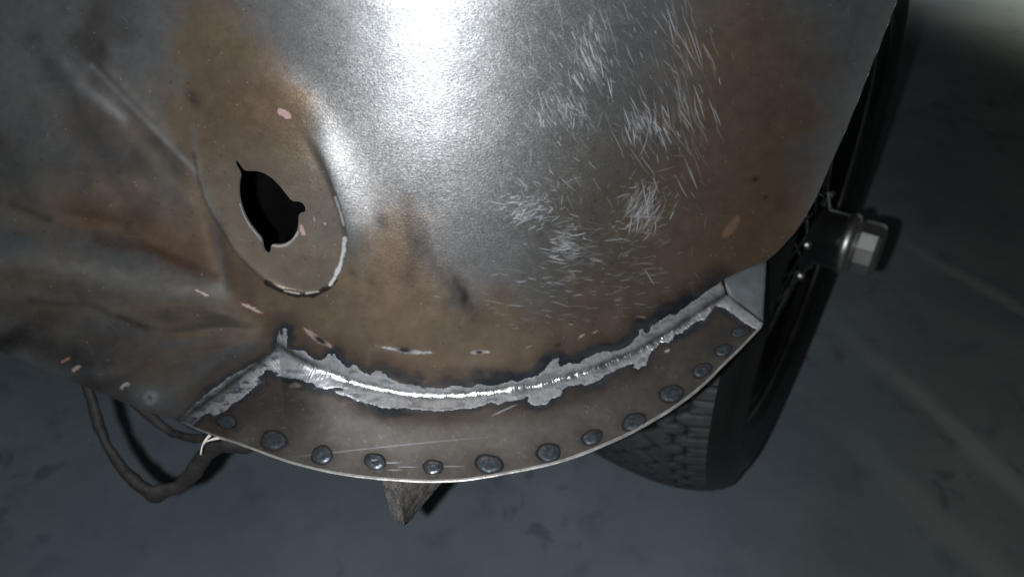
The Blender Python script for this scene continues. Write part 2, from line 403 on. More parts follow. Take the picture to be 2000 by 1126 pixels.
chip([(376, 564), (386, 564), (400, 571), (413, 577), (406, 579), (392, 575)], (0.72, 0.60, 0.57), (0.26, 0.12, 0.10))
chip([(460, 588), (480, 592), (502, 602), (517, 612), (508, 613), (488, 604)], (0.70, 0.58, 0.55), (0.34, 0.12, 0.10))
chip([(588, 636), (606, 644), (636, 664), (651, 677), (642, 679), (620, 670), (604, 656)], (0.55, 0.44, 0.38), (0.26, 0.15, 0.11), (626, 664, 9, 3.5, .6))
chip([(728, 674), (750, 676), (786, 679), (812, 683), (851, 687), (838, 691), (800, 692), (772, 687)], (0.62, 0.63, 0.63), (0.30, 0.22, 0.18), (790, 683, 10, 3.5, .1))
chip([(913, 688), (930, 683), (948, 683), (960, 687), (945, 691), (925, 691)], (0.58, 0.58, 0.58), (0.30, 0.22, 0.18), (936, 687, 5, 2, 0))
chip([(118, 708), (126, 699), (139, 697), (132, 704), (124, 709)], (0.50, 0.34, 0.26), (0.30, 0.14, 0.09), None, 3)
chip([(138, 724), (144, 715), (159, 713), (156, 721), (145, 727)], (0.60, 0.52, 0.48), (0.26, 0.14, 0.10), None, 3)
chip([(233, 757), (240, 747), (255, 746), (253, 754), (243, 756), (238, 761)], (0.58, 0.55, 0.50), (0.25, 0.2, 0.16), None, 3)
chip([(286, 778), (290, 769), (304, 770), (300, 779), (292, 785)], (0.42, 0.45, 0.47), (0.28, 0.28, 0.28), (293, 776, 4, 4, 0), 12)
mixin(blob(300, 775, 34, 20, .4)*0.75*~onB, (0.42, 0.44, 0.46), 0.42)
chip([(583, 440), (588, 437), (595, 447), (598, 458), (590, 461), (585, 453)], (0.66, 0.50, 0.45), (0.34, 0.2, 0.16), None, 3)
chip(rot_ell(635, 436, 4, 4, 0), (0.66, 0.56, 0.54), (0.2, 0.12, 0.12), None, 4)
chip([(611, 429), (613, 419), (617, 425), (617, 440), (613, 445)], (0.42, 0.36, 0.36), (0.2, 0.15, 0.14), None, 4)
chip(rot_ell(1135, 657, 9, 2.6, -.6), (0.62, 0.5, 0.42), (0.3, 0.16, 0.11), None, 3)
chip(rot_ell(1161, 648, 7, 1.6, -.4), (0.6, 0.48, 0.42), (0.3, 0.16, 0.11), None, 2)
chip(rot_ell(1303, 685, 7, 3.5, -.5), (0.5, 0.5, 0.5), (0.1, 0.1, 0.1), None, 2)
chip(rot_ell(1428, 444, 26, 9, -.9), (0.30, 0.19, 0.13), (0.25, 0.15, 0.1), None, 5)
chip([(562, 752), (575, 746), (590, 750), (586, 756), (570, 757)], (0.17, 0.14, 0.12), (0.1, 0.09, 0.08), None, 3)
# lamp pad rim: lit chamfer and step shade painted in; bright hole burr
def edge_tone(pl, width, col, a, r=0.36, m=0.9):
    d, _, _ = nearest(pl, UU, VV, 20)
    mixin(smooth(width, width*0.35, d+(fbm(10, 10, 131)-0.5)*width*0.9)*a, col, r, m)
edge_tone([(378, 300), (386, 342), (396, 381), (414, 419), (434, 450), (455, 486), (480, 515), (514, 546), (549, 566)], 5, (0.10, 0.09, 0.085), 0.32)
edge_tone([(520, 552), (549, 567), (584, 576), (612, 576), (640, 563), (655, 545)], 7, (0.05, 0.045, 0.045), 0.85)
edge_tone([(655, 386), (666, 420), (671, 440)], 3.5, (0.60, 0.60, 0.60), 0.8, 0.42, 0.5)
edge_tone([(673, 465), (671, 490), (665, 515), (655, 540), (644, 556)], 5.5, (0.66, 0.66, 0.66), 1.0, 0.42, 0.45)
edge_tone([(470, 398), (475, 415), (486, 437), (500, 455), (511, 468)], 3, (0.62, 0.61, 0.60), 0.8, 0.42, 0.6)
edge_tone([(531, 479), (544, 481), (558, 479), (572, 469), (582, 453)], 3, (0.62, 0.61, 0.60), 0.8, 0.42, 0.6)
edge_tone([(556, 568), (584, 573)], 2.5, (0.5, 0.48, 0.47), 0.9, 0.42, 0.5)
edge_tone([(598, 572), (622, 569)], 3, (0.6, 0.56, 0.55), 0.9, 0.42, 0.5)
# scratches, their flash glint painted in as a pale colour
scr = np.zeros((NV, NU)); rs = np.random.default_rng(21)
def scratch_line(u, v, du_, dv_, L, wgt, bend=0.0):
    n = int(L/1.0)+2; t = np.linspace(-.5, .5, n)
    d = math.hypot(du_, dv_); du_, dv_ = du_/d, dv_/d
    pu = u+du_*t*L-dv_*bend*(t*t)*L; pv = v+dv_*t*L+du_*bend*(t*t)*L
    fall = np.clip(1-np.abs(2*t)**3, 0, 1)*wgt
    x = (pu-U0)/G; y = (pv-V0)/G
    ok = (x > 1) & (x < NU-2) & (y > 1) & (y < NV-2)
    x, y, fall = x[ok], y[ok], fall[ok]
    i, j = x.astype(int), y.astype(int); fx, fy = x-i, y-j
    for a, b, ww in ((0, 0, (1-fx)*(1-fy)), (1, 0, fx*(1-fy)), (0, 1, (1-fx)*fy), (1, 1, fx*fy)):
        np.maximum.at(scr, (j+b, i+a), np.minimum(fall*ww*1.5, 1))
for (u, v, su, sv, n, dx, dy, L, jit, wt) in [
        (1160, 110, 20, 34, 120, .38, 1, 34, .16, .95), (1125, 60, 60, 50, 60, .42, 1, 30, .2, .6), (1092, 215, 30, 20, 120, .5, 1, 24, .35, .8), (1120, 190, 40, 50, 80, .5, 1, 24, .3, .6),
        (1258, 240, 20, 18, 110, .35, 1, 28, .22, .9), (1310, 250, 40, 50, 90, .38, 1, 44, .15, .75), (1330, 60, 34, 60, 60, .32, 1, 46, .12, .75), (1340, 190, 26, 40, 50, .35, 1, 46, .15, .7),
        (1200, 60, 70, 50, 60, .5, 1, 26, .2, .6), (1030, 415, 22, 16, 150, 1, -.55, 20, .3, .85), (1045, 385, 50, 34, 70, .7, .5, 20, .6, .6), (1112, 478, 15, 20, 150, 1, .12, 22, .25, .95),
        (1130, 500, 34, 34, 90, 1, .12, 22, .25, .6), (1258, 412, 15, 24, 170, .55, -1, 24, .2, .95), (1270, 380, 30, 34, 60, .8, -.4, 24, .6, .6), (1225, 455, 40, 24, 60, 1, -.2, 20, .3, .6),
        (1100, 560, 90, 36, 110, 1, .08, 20, .15, .5), (1235, 545, 45, 40, 80, 1, -.2, 20, .2, .5), (1060, 620, 50, 14, 40, 1, .1, 18, .1, .45), (1180, 330, 130, 120, 160, .5, 1, 20, .5, .4),
        (1080, 120, 90, 110, 120, .5, 1, 18, .4, .4), (1000, 300, 60, 120, 70, .7, 1, 16, .6, .35)]:
    for _ in range(int(n*0.8)):
        a = math.atan2(dy, dx)+rs.normal()*jit
        scratch_line(u+rs.normal()*su, v+rs.normal()*sv, math.cos(a), math.sin(a), L*min(2.4, rs.lognormal(-0.25, .55)), wt*min(1.3, rs.lognormal(-0.75, .6)), rs.normal()*.12)
for l in [(1262, 395, .18, 1, 100, 1), (1258, 423, 1, .03, 90, .7), (1345, 330, .35, 1, 60, .5), (1268, 540, .6, 1, 40, .8), (1380, 100, .4, 1, 40, .8)]:
    scratch_line(*l, 0.03)
for l in [(760, 871, 1, -.105, 400, .5), (760, 903, 1, -.02, 44, .9), (770, 917, 1, 0, 30, .7), (796, 911, 1, .02, 40, .6), (880, 910, 1, 0, 60, .6), (985, 800, 1, -.45, 60, 1), (556, 861, 1, .1, 16, .9), (1150, 850, 1, -.3, 60, .2),
          (460, 880, 1, .1, 60, .3)]:
    scratch_line(*l, 0.02)
for _ in range(120):
    scratch_line(rs.uniform(420, 1450), rs.uniform(700, 920), rs.normal(), rs.normal()*.5, rs.uniform(6, 24), rs.uniform(.04, .16))
for _ in range(70):
    scratch_line(rs.uniform(-200, 520), rs.uniform(-100, 800), 1, .6+rs.normal()*.4, rs.uniform(8, 40), rs.uniform(.03, .12))
scr2 = np.clip(scr, 0, 1)
mixin(scr2*0.76, (0.60, 0.63, 0.69), 0.5, 0.55)
metal = np.clip(metal, 0, 1)
# bumpiness of the sanded skin: strong on the crown, faint at the sides
sand = np.clip(1.0*blob(880, 150, 330, 330)+0.5*blob(1120, 250, 200, 300)+0.5*blob(640, 280, 60, 100), 0, 1)*(1-fl)
sand = np.clip(sand*(0.75+0.5*fbm(60, 60, 101)), 0.08, 1)

# ------------------------------------------------------------------ materials
def sheet_material(name):
    m, nt, b = node_mat(name)
    uv = N(nt, 'ShaderNodeUVMap', uv_map='layout')
    ca = N(nt, 'ShaderNodeVertexColor', layer_name='tint')
    cb = N(nt, 'ShaderNodeVertexColor', layer_name='skin')
    sep = N(nt, 'ShaderNodeSeparateColor'); nt.links.new(cb.outputs[0], sep.inputs[0])
    # sanding marks run in a swirl round the crown
    mp = N(nt, 'ShaderNodeMapping'); nt.links.new(uv.outputs[0], mp.inputs[0])
    wrp = N(nt, 'ShaderNodeTexNoise', i_Scale=5.0, i_Detail=2.0); nt.links.new(uv.outputs[0], wrp.inputs[0])
    add = N(nt, 'ShaderNodeMixRGB', blend_type='ADD', i_Fac=0.06); nt.links.new(uv.outputs[0], add.inputs[1]); nt.links.new(wrp.outputs['Color'], add.inputs[2])
    st = N(nt, 'ShaderNodeMapping'); st.inputs['Scale'].default_value = (90, 260, 1); st.inputs['Rotation'].default_value = (0, 0, 0.25); nt.links.new(add.outputs[0], st.inputs[0])
    n1 = N(nt, 'ShaderNodeTexNoise', i_Scale=1.0, i_Detail=2.0, i_Roughness=0.6); nt.links.new(st.outputs[0], n1.inputs[0])
    n2 = N(nt, 'ShaderNodeTexNoise', i_Scale=230.0, i_Detail=1.0); nt.links.new(uv.outputs[0], n2.inputs[0])
    mx = N(nt, 'ShaderNodeMath', operation='ADD'); nt.links.new(n1.outputs[0], mx.inputs[0]); nt.links.new(n2.outputs[0], mx.inputs[1])
    bp = N(nt, 'ShaderNodeBump', i_Distance=0.00030); nt.links.new(mx.outputs[0], bp.inputs['Height'])
    bs = N(nt, 'ShaderNodeMath', operation='MULTIPLY', i_1=0.26); nt.links.new(sep.outputs[2], bs.inputs[0]); nt.links.new(bs.outputs[0], bp.inputs['Strength'])
    # slight variation in gloss
    n3 = N(nt, 'ShaderNodeTexNoise', i_Scale=60.0, i_Detail=4.0); nt.links.new(uv.outputs[0], n3.inputs[0])
    mr = N(nt, 'ShaderNodeMapRange'); mr.inputs['To Min'].default_value = -0.05; mr.inputs['To Max'].default_value = 0.05; nt.links.new(n3.outputs[0], mr.inputs[0])
    ra = N(nt, 'ShaderNodeMath', operation='ADD'); nt.links.new(sep.outputs[0], ra.inputs[0]); nt.links.new(mr.outputs[0], ra.inputs[1])
    nt.links.new(ca.outputs[0], b.inputs['Base Color']); nt.links.new(ra.outputs[0], b.inputs['Roughness']); nt.links.new(sep.outputs[1], b.inputs['Metallic'])
    # coarse grain of the sanded metal: every grain leans its own way
    vo = N(nt, 'ShaderNodeTexVoronoi', i_Scale=330.0); nt.links.new(add.outputs[0], vo.inputs[0])
    sb = N(nt, 'ShaderNodeVectorMath', operation='SUBTRACT'); sb.inputs[1].default_value = (0.5, 0.5, 0.5); nt.links.new(vo.outputs['Color'], sb.inputs[0])
    k = N(nt, 'ShaderNodeMath', operation='MULTIPLY', i_1=0.10); nt.links.new(sep.outputs[2], k.inputs[0])
    sc = N(nt, 'ShaderNodeVectorMath', operation='SCALE'); nt.links.new(sb.outputs[0], sc.inputs[0]); nt.links.new(k.outputs[0], sc.inputs['Scale'])
    ad = N(nt, 'ShaderNodeVectorMath', operation='ADD'); nt.links.new(bp.outputs[0], ad.inputs[0]); nt.links.new(sc.outputs[0], ad.inputs[1])
    nm = N(nt, 'ShaderNodeVectorMath', operation='NORMALIZE'); nt.links.new(ad.outputs[0], nm.inputs[0])
    nt.links.new(nm.outputs[0], b.inputs['Normal'])
    return m

def simple(name, col, rough_=0.5, metal_=0.0, var=0.25, scale=40.0, bump=0.0, bscale=200.0, bdist=0.001, col2=None):
    m, nt, b = node_mat(name)
    tc = N(nt, 'ShaderNodeTexCoord')
    n = N(nt, 'ShaderNodeTexNoise', i_Scale=scale, i_Detail=5.0, i_Roughness=0.6); nt.links.new(tc.outputs['Object'], n.inputs[0])
    r = N(nt, 'ShaderNodeValToRGB')
    lo = col2 if col2 else tuple(c*(1-var) for c in col)
    hi = col if col2 else tuple(c*(1+var) for c in col)
    r.color_ramp.elements[0].position = 0.3; r.color_ramp.elements[1].position = 0.7
    r.color_ramp.elements[0].color = (*lo, 1); r.color_ramp.elements[1].color = (*hi, 1)
    nt.links.new(n.outputs[0], r.inputs[0]); nt.links.new(r.outputs[0], b.inputs['Base Color'])
    b.inputs['Roughness'].default_value = rough_; b.inputs['Metallic'].default_value = metal_
    if bump:
        n2 = N(nt, 'ShaderNodeTexNoise', i_Scale=bscale, i_Detail=4.0); nt.links.new(tc.outputs['Object'], n2.inputs[0])
        bp = N(nt, 'ShaderNodeBump', i_Strength=bump, i_Distance=bdist); nt.links.new(n2.outputs[0], bp.inputs['Height']); nt.links.new(bp.outputs[0], b.inputs['Normal'])
    return m

M_sheet = sheet_material('bare_steel_sheet')
M_edge = simple('cut_steel_edge', (0.62, 0.60, 0.58), 0.42, 0.85, 0.3, 150)
M_spot = simple('blued_weld_metal', (0.21, 0.242, 0.275), 0.34, 0.88, 0.3, 350, 0.45, 420, 0.0005, (0.075, 0.092, 0.112))
M_ring = simple('burnt_ring', (0.028, 0.027, 0.028), 0.42, 0.5, 0.4, 300)
M_tab = simple('primed_steel_tab', (0.075, 0.083, 0.09), 0.6, 0.1, 0.3, 60)
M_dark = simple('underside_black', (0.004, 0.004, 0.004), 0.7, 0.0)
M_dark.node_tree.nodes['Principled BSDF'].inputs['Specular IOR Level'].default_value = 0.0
M_rubber = simple('tyre_rubber', (0.008, 0.008, 0.0085), 0.36, 0.0, 0.3, 60, 0.3, 300, 0.0005)
M_tread = simple('worn_tread_rubber', (0.052, 0.052, 0.056), 0.55, 0.0, 0.35, 80, 0.4, 300, 0.0008)
M_rim = simple('black_painted_rim', (0.03, 0.03, 0.032), 0.22, 0.7, 0.2, 30)
M_chrome = simple('dull_chrome', (0.42, 0.42, 0.40), 0.42, 1.0, 0.15, 60)
M_tape = simple('cloth_tape', (0.020, 0.0175, 0.018), 0.8, 0.0, 0.4, 120, 0.8, 260, 0.0012)
M_wire = simple('white_wire_strands', (0.72, 0.68, 0.60), 0.5, 0.0, 0.1, 100)
M_block = simple('rough_scale_iron', (0.20, 0.18, 0.165), 0.75, 0.1, 0.5, 180, 0.9, 420, 0.0013, (0.05, 0.044, 0.041))

# weld: ground bright steel with grinding scores
def weld_material():
    m, nt, b = node_mat('ground_weld_steel')
    uv = N(nt, 'ShaderNodeUVMap', uv_map='layout')
    ca = N(nt, 'ShaderNodeVertexColor', layer_name='tint')
    cb = N(nt, 'ShaderNodeVertexColor', layer_name='skin')
    sep = N(nt, 'ShaderNodeSeparateColor'); nt.links.new(cb.outputs[0], sep.inputs[0])
    al = N(nt, 'ShaderNodeUVMap', uv_map='along')
    st = N(nt, 'ShaderNodeMapping'); st.inputs['Scale'].default_value = (300, 26, 1); nt.links.new(al.outputs[0], st.inputs[0])
    n1 = N(nt, 'ShaderNodeTexNoise', i_Scale=1.0, i_Detail=2.0); nt.links.new(st.outputs[0], n1.inputs[0])
    n2 = N(nt, 'ShaderNodeTexNoise', i_Scale=110.0, i_Detail=3.0); nt.links.new(uv.outputs[0], n2.inputs[0])
    mx = N(nt, 'ShaderNodeMath', operation='ADD'); nt.links.new(n1.outputs[0], mx.inputs[0]); nt.links.new(n2.outputs[0], mx.inputs[1])
    bp = N(nt, 'ShaderNodeBump', i_Strength=0.42, i_Distance=0.0007); nt.links.new(mx.outputs[0], bp.inputs['Height'])
    mul = N(nt, 'ShaderNodeMixRGB', blend_type='MULTIPLY', i_Fac=0.5)
    rp = N(nt, 'ShaderNodeValToRGB'); rp.color_ramp.elements[0].position = 0.3; rp.color_ramp.elements[1].position = 0.62; rp.color_ramp.elements[0].color = (0.55, 0.56, 0.58, 1)
    nt.links.new(n2.outputs[0], rp.inputs[0]); nt.links.new(ca.outputs[0], mul.inputs[1]); nt.links.new(rp.outputs[0], mul.inputs[2])
    nt.links.new(mul.outputs[0], b.inputs['Base Color']); nt.links.new(sep.outputs[0], b.inputs['Roughness']); nt.links.new(sep.outputs[1], b.inputs['Metallic'])
    nt.links.new(bp.outputs[0], b.inputs['Normal'])
    return m
M_weld = weld_material()

# ------------------------------------------------------------------ floor
def floor_point(u, v, z=0.0):
    x, y = (u-1000)/F, -(v-563)/F
    d = np.array(cam_to_world(x, y, -1.0)) - np.array((0, 0, CAM_H))
    t = (z-CAM_H)/d[2]
    return np.array((0, 0, CAM_H))+d*t

def floor_material():
    m, nt, b = node_mat('sealed_concrete')
    tc = N(nt, 'ShaderNodeTexCoord')
    n1 = N(nt, 'ShaderNodeTexNoise', i_Scale=3.0, i_Detail=8.0, i_Roughness=0.65); nt.links.new(tc.outputs['Object'], n1.inputs[0])
    r1 = N(nt, 'ShaderNodeValToRGB'); r1.color_ramp.elements[0].position = 0.33; r1.color_ramp.elements[1].position = 0.68
    r1.color_ramp.elements[0].color = (0.132, 0.162, 0.193, 1); r1.color_ramp.elements[1].color = (0.215, 0.25, 0.282, 1)
    nt.links.new(n1.outputs[0], r1.inputs[0])
    n2 = N(nt, 'ShaderNodeTexNoise', i_Scale=17.0, i_Detail=3.0, i_Roughness=0.55); nt.links.new(tc.outputs['Object'], n2.inputs[0])
    r2 = N(nt, 'ShaderNodeValToRGB'); r2.color_ramp.elements[0].position = 0.30; r2.color_ramp.elements[1].position = 0.43
    r2.color_ramp.elements[0].color = (0.78, 0.78, 0.83, 1); r2.color_ramp.elements[1].color = (1, 1, 1, 1)
    nt.links.new(n2.outputs[0], r2.inputs[0])
    mu = N(nt, 'ShaderNodeMixRGB', blend_type='MULTIPLY', i_Fac=0.75); nt.links.new(r1.outputs[0], mu.inputs[1]); nt.links.new(r2.outputs[0], mu.inputs[2])
    # big worn slabs of differing shade
    mp = N(nt, 'ShaderNodeMapping'); mp.inputs['Rotation'].default_value = (0, 0, 0.62); nt.links.new(tc.outputs['Object'], mp.inputs[0])
    br = N(nt, 'ShaderNodeTexBrick', i_Scale=1.0); nt.links.new(mp.outputs[0], br.inputs[0])
    br.inputs['Color1'].default_value = (0.72, 0.78, 0.74, 1); br.inputs['Color2'].default_value = (1, 1, 1, 1); br.inputs['Mortar'].default_value = (0.8, 0.85, 0.82, 1)
    br.inputs['Mortar Size'].default_value = 0.012; br.inputs['Mortar Smooth'].default_value = 0.8; br.inputs['Brick Width'].default_value = 0.62; br.inputs['Row Height'].default_value = 0.23
    m2 = N(nt, 'ShaderNodeMixRGB', blend_type='MULTIPLY', i_Fac=0.15); nt.links.new(mu.outputs[0], m2.inputs[1]); nt.links.new(br.outputs[0], m2.inputs[2])
    # worn green paint over the far right of the floor, its border faded
    sx = N(nt, 'ShaderNodeSeparateXYZ'); 
    wn = N(nt, 'ShaderNodeTexNoise', i_Scale=4.0, i_Detail=4.0); nt.links.new(tc.outputs['Object'], wn.inputs[0])
    wa = N(nt, 'ShaderNodeMixRGB', blend_type='ADD', i_Fac=0.06); nt.links.new(tc.outputs['Object'], wa.inputs[1]); nt.links.new(wn.outputs['Color'], wa.inputs[2])
    nt.links.new(wa.outputs[0], sx.inputs[0])
    def line_coord(p, q):
        a = floor_point(*p); c = floor_point(*q); d = (c-a)/np.linalg.norm(c-a); n = (-d[1], d[0])
        mx = N(nt, 'ShaderNodeMath', operation='MULTIPLY', i_1=float(n[0])); nt.links.new(sx.outputs[0], mx.inputs[0])
        my = N(nt, 'ShaderNodeMath', operation='MULTIPLY_ADD', i_1=float(n[1])); nt.links.new(sx.outputs[1], my.inputs[0]); nt.links.new(mx.outputs[0], my.inputs[2])
        sb = N(nt, 'ShaderNodeMath', operation='SUBTRACT', i_1=float(n[0]*a[0]+n[1]*a[1])+0.03*float(n[0]+n[1])); nt.links.new(my.outputs[0], sb.inputs[0])
        return sb.outputs[0]
    def ramp(x, a, c, lo, hi):
        r = N(nt, 'ShaderNodeMapRange', interpolation_type='SMOOTHSTEP'); nt.links.new(x, r.inputs[0])
        for k, val in zip(('From Min', 'From Max', 'To Min', 'To Max'), (a, c, lo, hi)): r.inputs[k].default_value = val
        return r.outputs[0]
    zone = ramp(line_coord((1500, 1020), (1670, 560)), 0.10, -0.16, 0, 1)
    green = N(nt, 'ShaderNodeMixRGB', blend_type='MULTIPLY'); green.inputs[2].default_value = (0.84, 0.82, 0.68, 1)
    nt.links.new(zone, green.inputs[0]); nt.links.new(m2.outputs[0], green.inputs[1])
    out = green.outputs[0]
    for p, q, wd_, k in (((1640, 640), (2000, 965), 0.022, 0.55), ((1760, 470), (2000, 606), 0.02, 0.5), ((1603, 798), (1950, 1115), 0.03, 0.22), ((1700, 560), (1900, 640), 0.05, 0.12)):
        ab = N(nt, 'ShaderNodeMath', operation='ABSOLUTE'); nt.links.new(line_coord(p, q), ab.inputs[0])
        f_ = ramp(ab.outputs[0], wd_, wd_*0.2, 0, k)
        gate = N(nt, 'ShaderNodeMath', operation='MULTIPLY'); nt.links.new(f_, gate.inputs[0]); nt.links.new(zone, gate.inputs[1])
        mm = N(nt, 'ShaderNodeMixRGB', blend_type='MIX'); mm.inputs[2].default_value = (0.27, 0.30, 0.28, 1)
        nt.links.new(gate.outputs[0], mm.inputs[0]); nt.links.new(out, mm.inputs[1]); out = mm.outputs[0]
    # oil spots and grit
    n4 = N(nt, 'ShaderNodeTexNoise', i_Scale=27.0, i_Detail=4.0, i_Distortion=0.6); nt.links.new(tc.outputs['Object'], n4.inputs[0])
    n5 = N(nt, 'ShaderNodeTexNoise', i_Scale=3.2, i_Detail=1.0); nt.links.new(tc.outputs['Object'], n5.inputs[0])
    spots = N(nt, 'ShaderNodeMath', operation='MULTIPLY'); nt.links.new(ramp(n4.outputs[0], 0.55, 0.66, 0, 1), spots.inputs[0]); nt.links.new(ramp(n5.outputs[0], 0.45, 0.65, 0, 0.6), spots.inputs[1])
    dk = N(nt, 'ShaderNodeMixRGB', blend_type='MULTIPLY'); dk.inputs[2].default_value = (0.42, 0.42, 0.46, 1)
    nt.links.new(spots.outputs[0], dk.inputs[0]); nt.links.new(out, dk.inputs[1])
    nt.links.new(dk.outputs[0], b.inputs['Base Color'])
    b.inputs['Roughness'].default_value = 0.5
    return m
fl_o = link_mesh('floor', [(-7, -5, 0), (9, -5, 0), (9, 11, 0), (-7, 11, 0)], [(0, 1, 2, 3)], floor_material(), None, False)
tag(fl_o, kind='structure')
# ------------------------------------------------------------------ sheets cut from the field
SPF = resample(SEAM, 3); SPL = np.r_[0, np.cumsum(np.hypot(*np.diff(SPF, axis=0).T))]
def seam_coords(u, v):
    k = np.empty(len(u), int)
    for i in range(0, len(u), 20000):
        k[i:i+20000] = ((u[i:i+20000, None]-SPF[:, 0])**2+(v[i:i+20000, None]-SPF[:, 1])**2).argmin(1)
    k = np.clip(k, 1, len(SPF)-2); t = SPF[k+1]-SPF[k-1]; t /= np.hypot(t[:, 0], t[:, 1])[:, None]
    d = np.c_[u, v]-SPF[k]
    return SPL[k]+(d*t).sum(1), d[:, 0]*-t[:, 1]+d[:, 1]*t[:, 0]
def put_attrs(me, u, v, colour, skin, wall_n=0):
    n = len(u)
    a = me.color_attributes.new('tint', 'FLOAT_COLOR', 'POINT')
    buf = np.ones((n, 4), np.float32); buf[:, :3] = colour; a.data.foreach_set('color', buf.ravel())
    a = me.color_attributes.new('skin', 'FLOAT_COLOR', 'POINT')
    buf = np.ones((n, 4), np.float32); buf[:, :3] = skin; a.data.foreach_set('color', buf.ravel())
    uvl = me.uv_layers.new(name='layout')
    li = np.empty(len(me.loops), np.int32); me.loops.foreach_get('vertex_index', li)
    uvl.data.foreach_set('uv', np.c_[u[li]/1000, -v[li]/1000].astype(np.float32).ravel())

def sheet(name, keep_poly, mat, parent, cut=(), snap=(), lift=None, mask=None, walls=(), thick=0.0011, skin_fn=None, tint_fn=None):
    cu = UU[:-1, :-1]+G/2; cv = VV[:-1, :-1]+G/2
    k = inside(keep_poly, cu, cv) if mask is None else mask
    for c in cut: k &= ~inside(c, cu, cv)
    cnt = np.zeros((NV, NU), int)
    for a, b in ((0, 0), (0, 1), (1, 0), (1, 1)): cnt[a:NV-1+a, b:NU-1+b] += k
    used = cnt > 0; idx = np.full((NV, NU), -1); idx[used] = np.arange(used.sum())
    u = UU[used].copy(); v = VV[used].copy(); bd = cnt[used] < 4
    edge = (u <= U0+.1) | (u >= U1-.1) | (v <= V0+.1) | (v >= V1-.1)
    bd &= ~edge
    bu, bv = u[bd], v[bd]; best = np.full(bu.shape, 1e9); su, sv = bu.copy(), bv.copy()
    for pl in snap:
        d, x, y = nearest(pl, bu, bv); m = d < best
        best = np.where(m, d, best); su = np.where(m, x, su); sv = np.where(m, y, sv)
    m = best < 3.6; bu[m] = su[m]; bv[m] = sv[m]; u[bd] = bu; v[bd] = bv
    L = np.zeros(u.shape) if lift is None else bil(lift, u, v)
    P = pos(u, v, L)
    nn = nrm(u, v)
    f = np.c_[idx[:-1, :-1][k], idx[1:, :-1][k], idx[1:, 1:][k], idx[:-1, 1:][k]]
    col = np.clip(bil(base, u, v), 0, 1) if tint_fn is None else tint_fn(u, v)
    sk = np.c_[bil(rough, u, v), bil(metal, u, v), bil(sand, u, v)] if skin_fn is None else skin_fn(u, v)
    for pl in walls:                                         # the sheet's own thickness along its free edges
        q = resample(pl, 4); a = pos(q[:, 0], q[:, 1]); n_ = nrm(q[:, 0], q[:, 1]); b = a-n_*thick
        n0 = len(P); m_ = len(q); t2 = np.gradient(q, axis=0); n2 = np.c_[t2[:, 1], -t2[:, 0]]; n2 /= np.hypot(n2[:, 0], n2[:, 1])[:, None]
        sg = 1.0 if bil(k.astype(float), q[:, 0]+4*n2[:, 0], q[:, 1]+4*n2[:, 1]).mean() < 0.5 else -1.0
        e_ = pos(q[:, 0]+sg*n2[:, 0], q[:, 1]+sg*n2[:, 1])-a
        on = e_-n_*(e_*n_).sum(1, keepdims=True); on /= np.linalg.norm(on, axis=1, keepdims=True)
        P = np.vstack([P, a, b]); nn = np.vstack([nn, on, on])
        u = np.r_[u, q[:, 0], q[:, 0]]; v = np.r_[v, q[:, 1], q[:, 1]]
        col = np.vstack([col, np.tile((0.55, 0.54, 0.53), (2*m_, 1))]); sk = np.vstack([sk, np.tile((0.4, 0.9, 0.1), (2*m_, 1))])
        i = np.arange(m_-1)
        f = np.vstack([f, np.c_[n0+i, n0+m_+i, n0+m_+i+1, n0+i+1]])
    me = bpy.data.meshes.new(name)
    me.vertices.add(len(P)); me.vertices.foreach_set('co', P.astype(np.float32).ravel())
    me.loops.add(f.size); me.loops.foreach_set('vertex_index', f.astype(np.int32).ravel())
    me.polygons.add(len(f)); me.polygons.foreach_set('loop_start', (np.arange(len(f))*4).astype(np.int32))
    me.update(calc_edges=True)
    me.polygons.foreach_set('use_smooth', np.ones(len(f), bool))
    put_attrs(me, u, v, col, sk)
    if lift is None: me.normals_split_custom_set_from_vertices(nn.astype(np.float32))
    if name == 'weld_seam':
        s_, q_ = seam_coords(u, v); li = np.empty(len(me.loops), np.int32); me.loops.foreach_get('vertex_index', li)
        uvl = me.uv_layers.new(name='along'); uvl.data.foreach_set('uv', np.c_[s_[li]/1000, q_[li]/1000].astype(np.float32).ravel())
    me.materials.append(mat)
    o = bpy.data.objects.new(name, me); C.objects.link(o)
    o.parent = parent
    if parent.parent is None: o.matrix_parent_inverse = Matrix.Translation(-Vector(parent.location))
    return o

base_pt = pos(np.array(860.0), np.array(900.0)).tolist()
body = empty('car_wing', base_pt)
tag(body, 'bare steel car wing with swollen crown, cut-out lamp hole, ground weld, spot welds', 'car wing')
PADc = np.vstack([PAD, PAD[:1]]); HOLEc = chaikin(HOLE, 1, True); HOLEc = np.vstack([HOLEc, HOLEc[:1]])
wing = sheet('wing_panel', POLY_A, M_sheet, body, cut=[PAD], snap=[EDGE_A, EDGE_R, SEAM, PADc], walls=[EDGE_A[::-1], EDGE_R[::-1]])
pad_o = sheet('lamp_pad', PAD, M_sheet, body, cut=[HOLEc], snap=[PADc, HOLEc], walls=[HOLEc], thick=0.0013)
flange = sheet('flange', POLY_B, M_sheet, body, snap=[SEAM, EDGE_B, [(1418, 574), (1491, 631)]], walls=[])

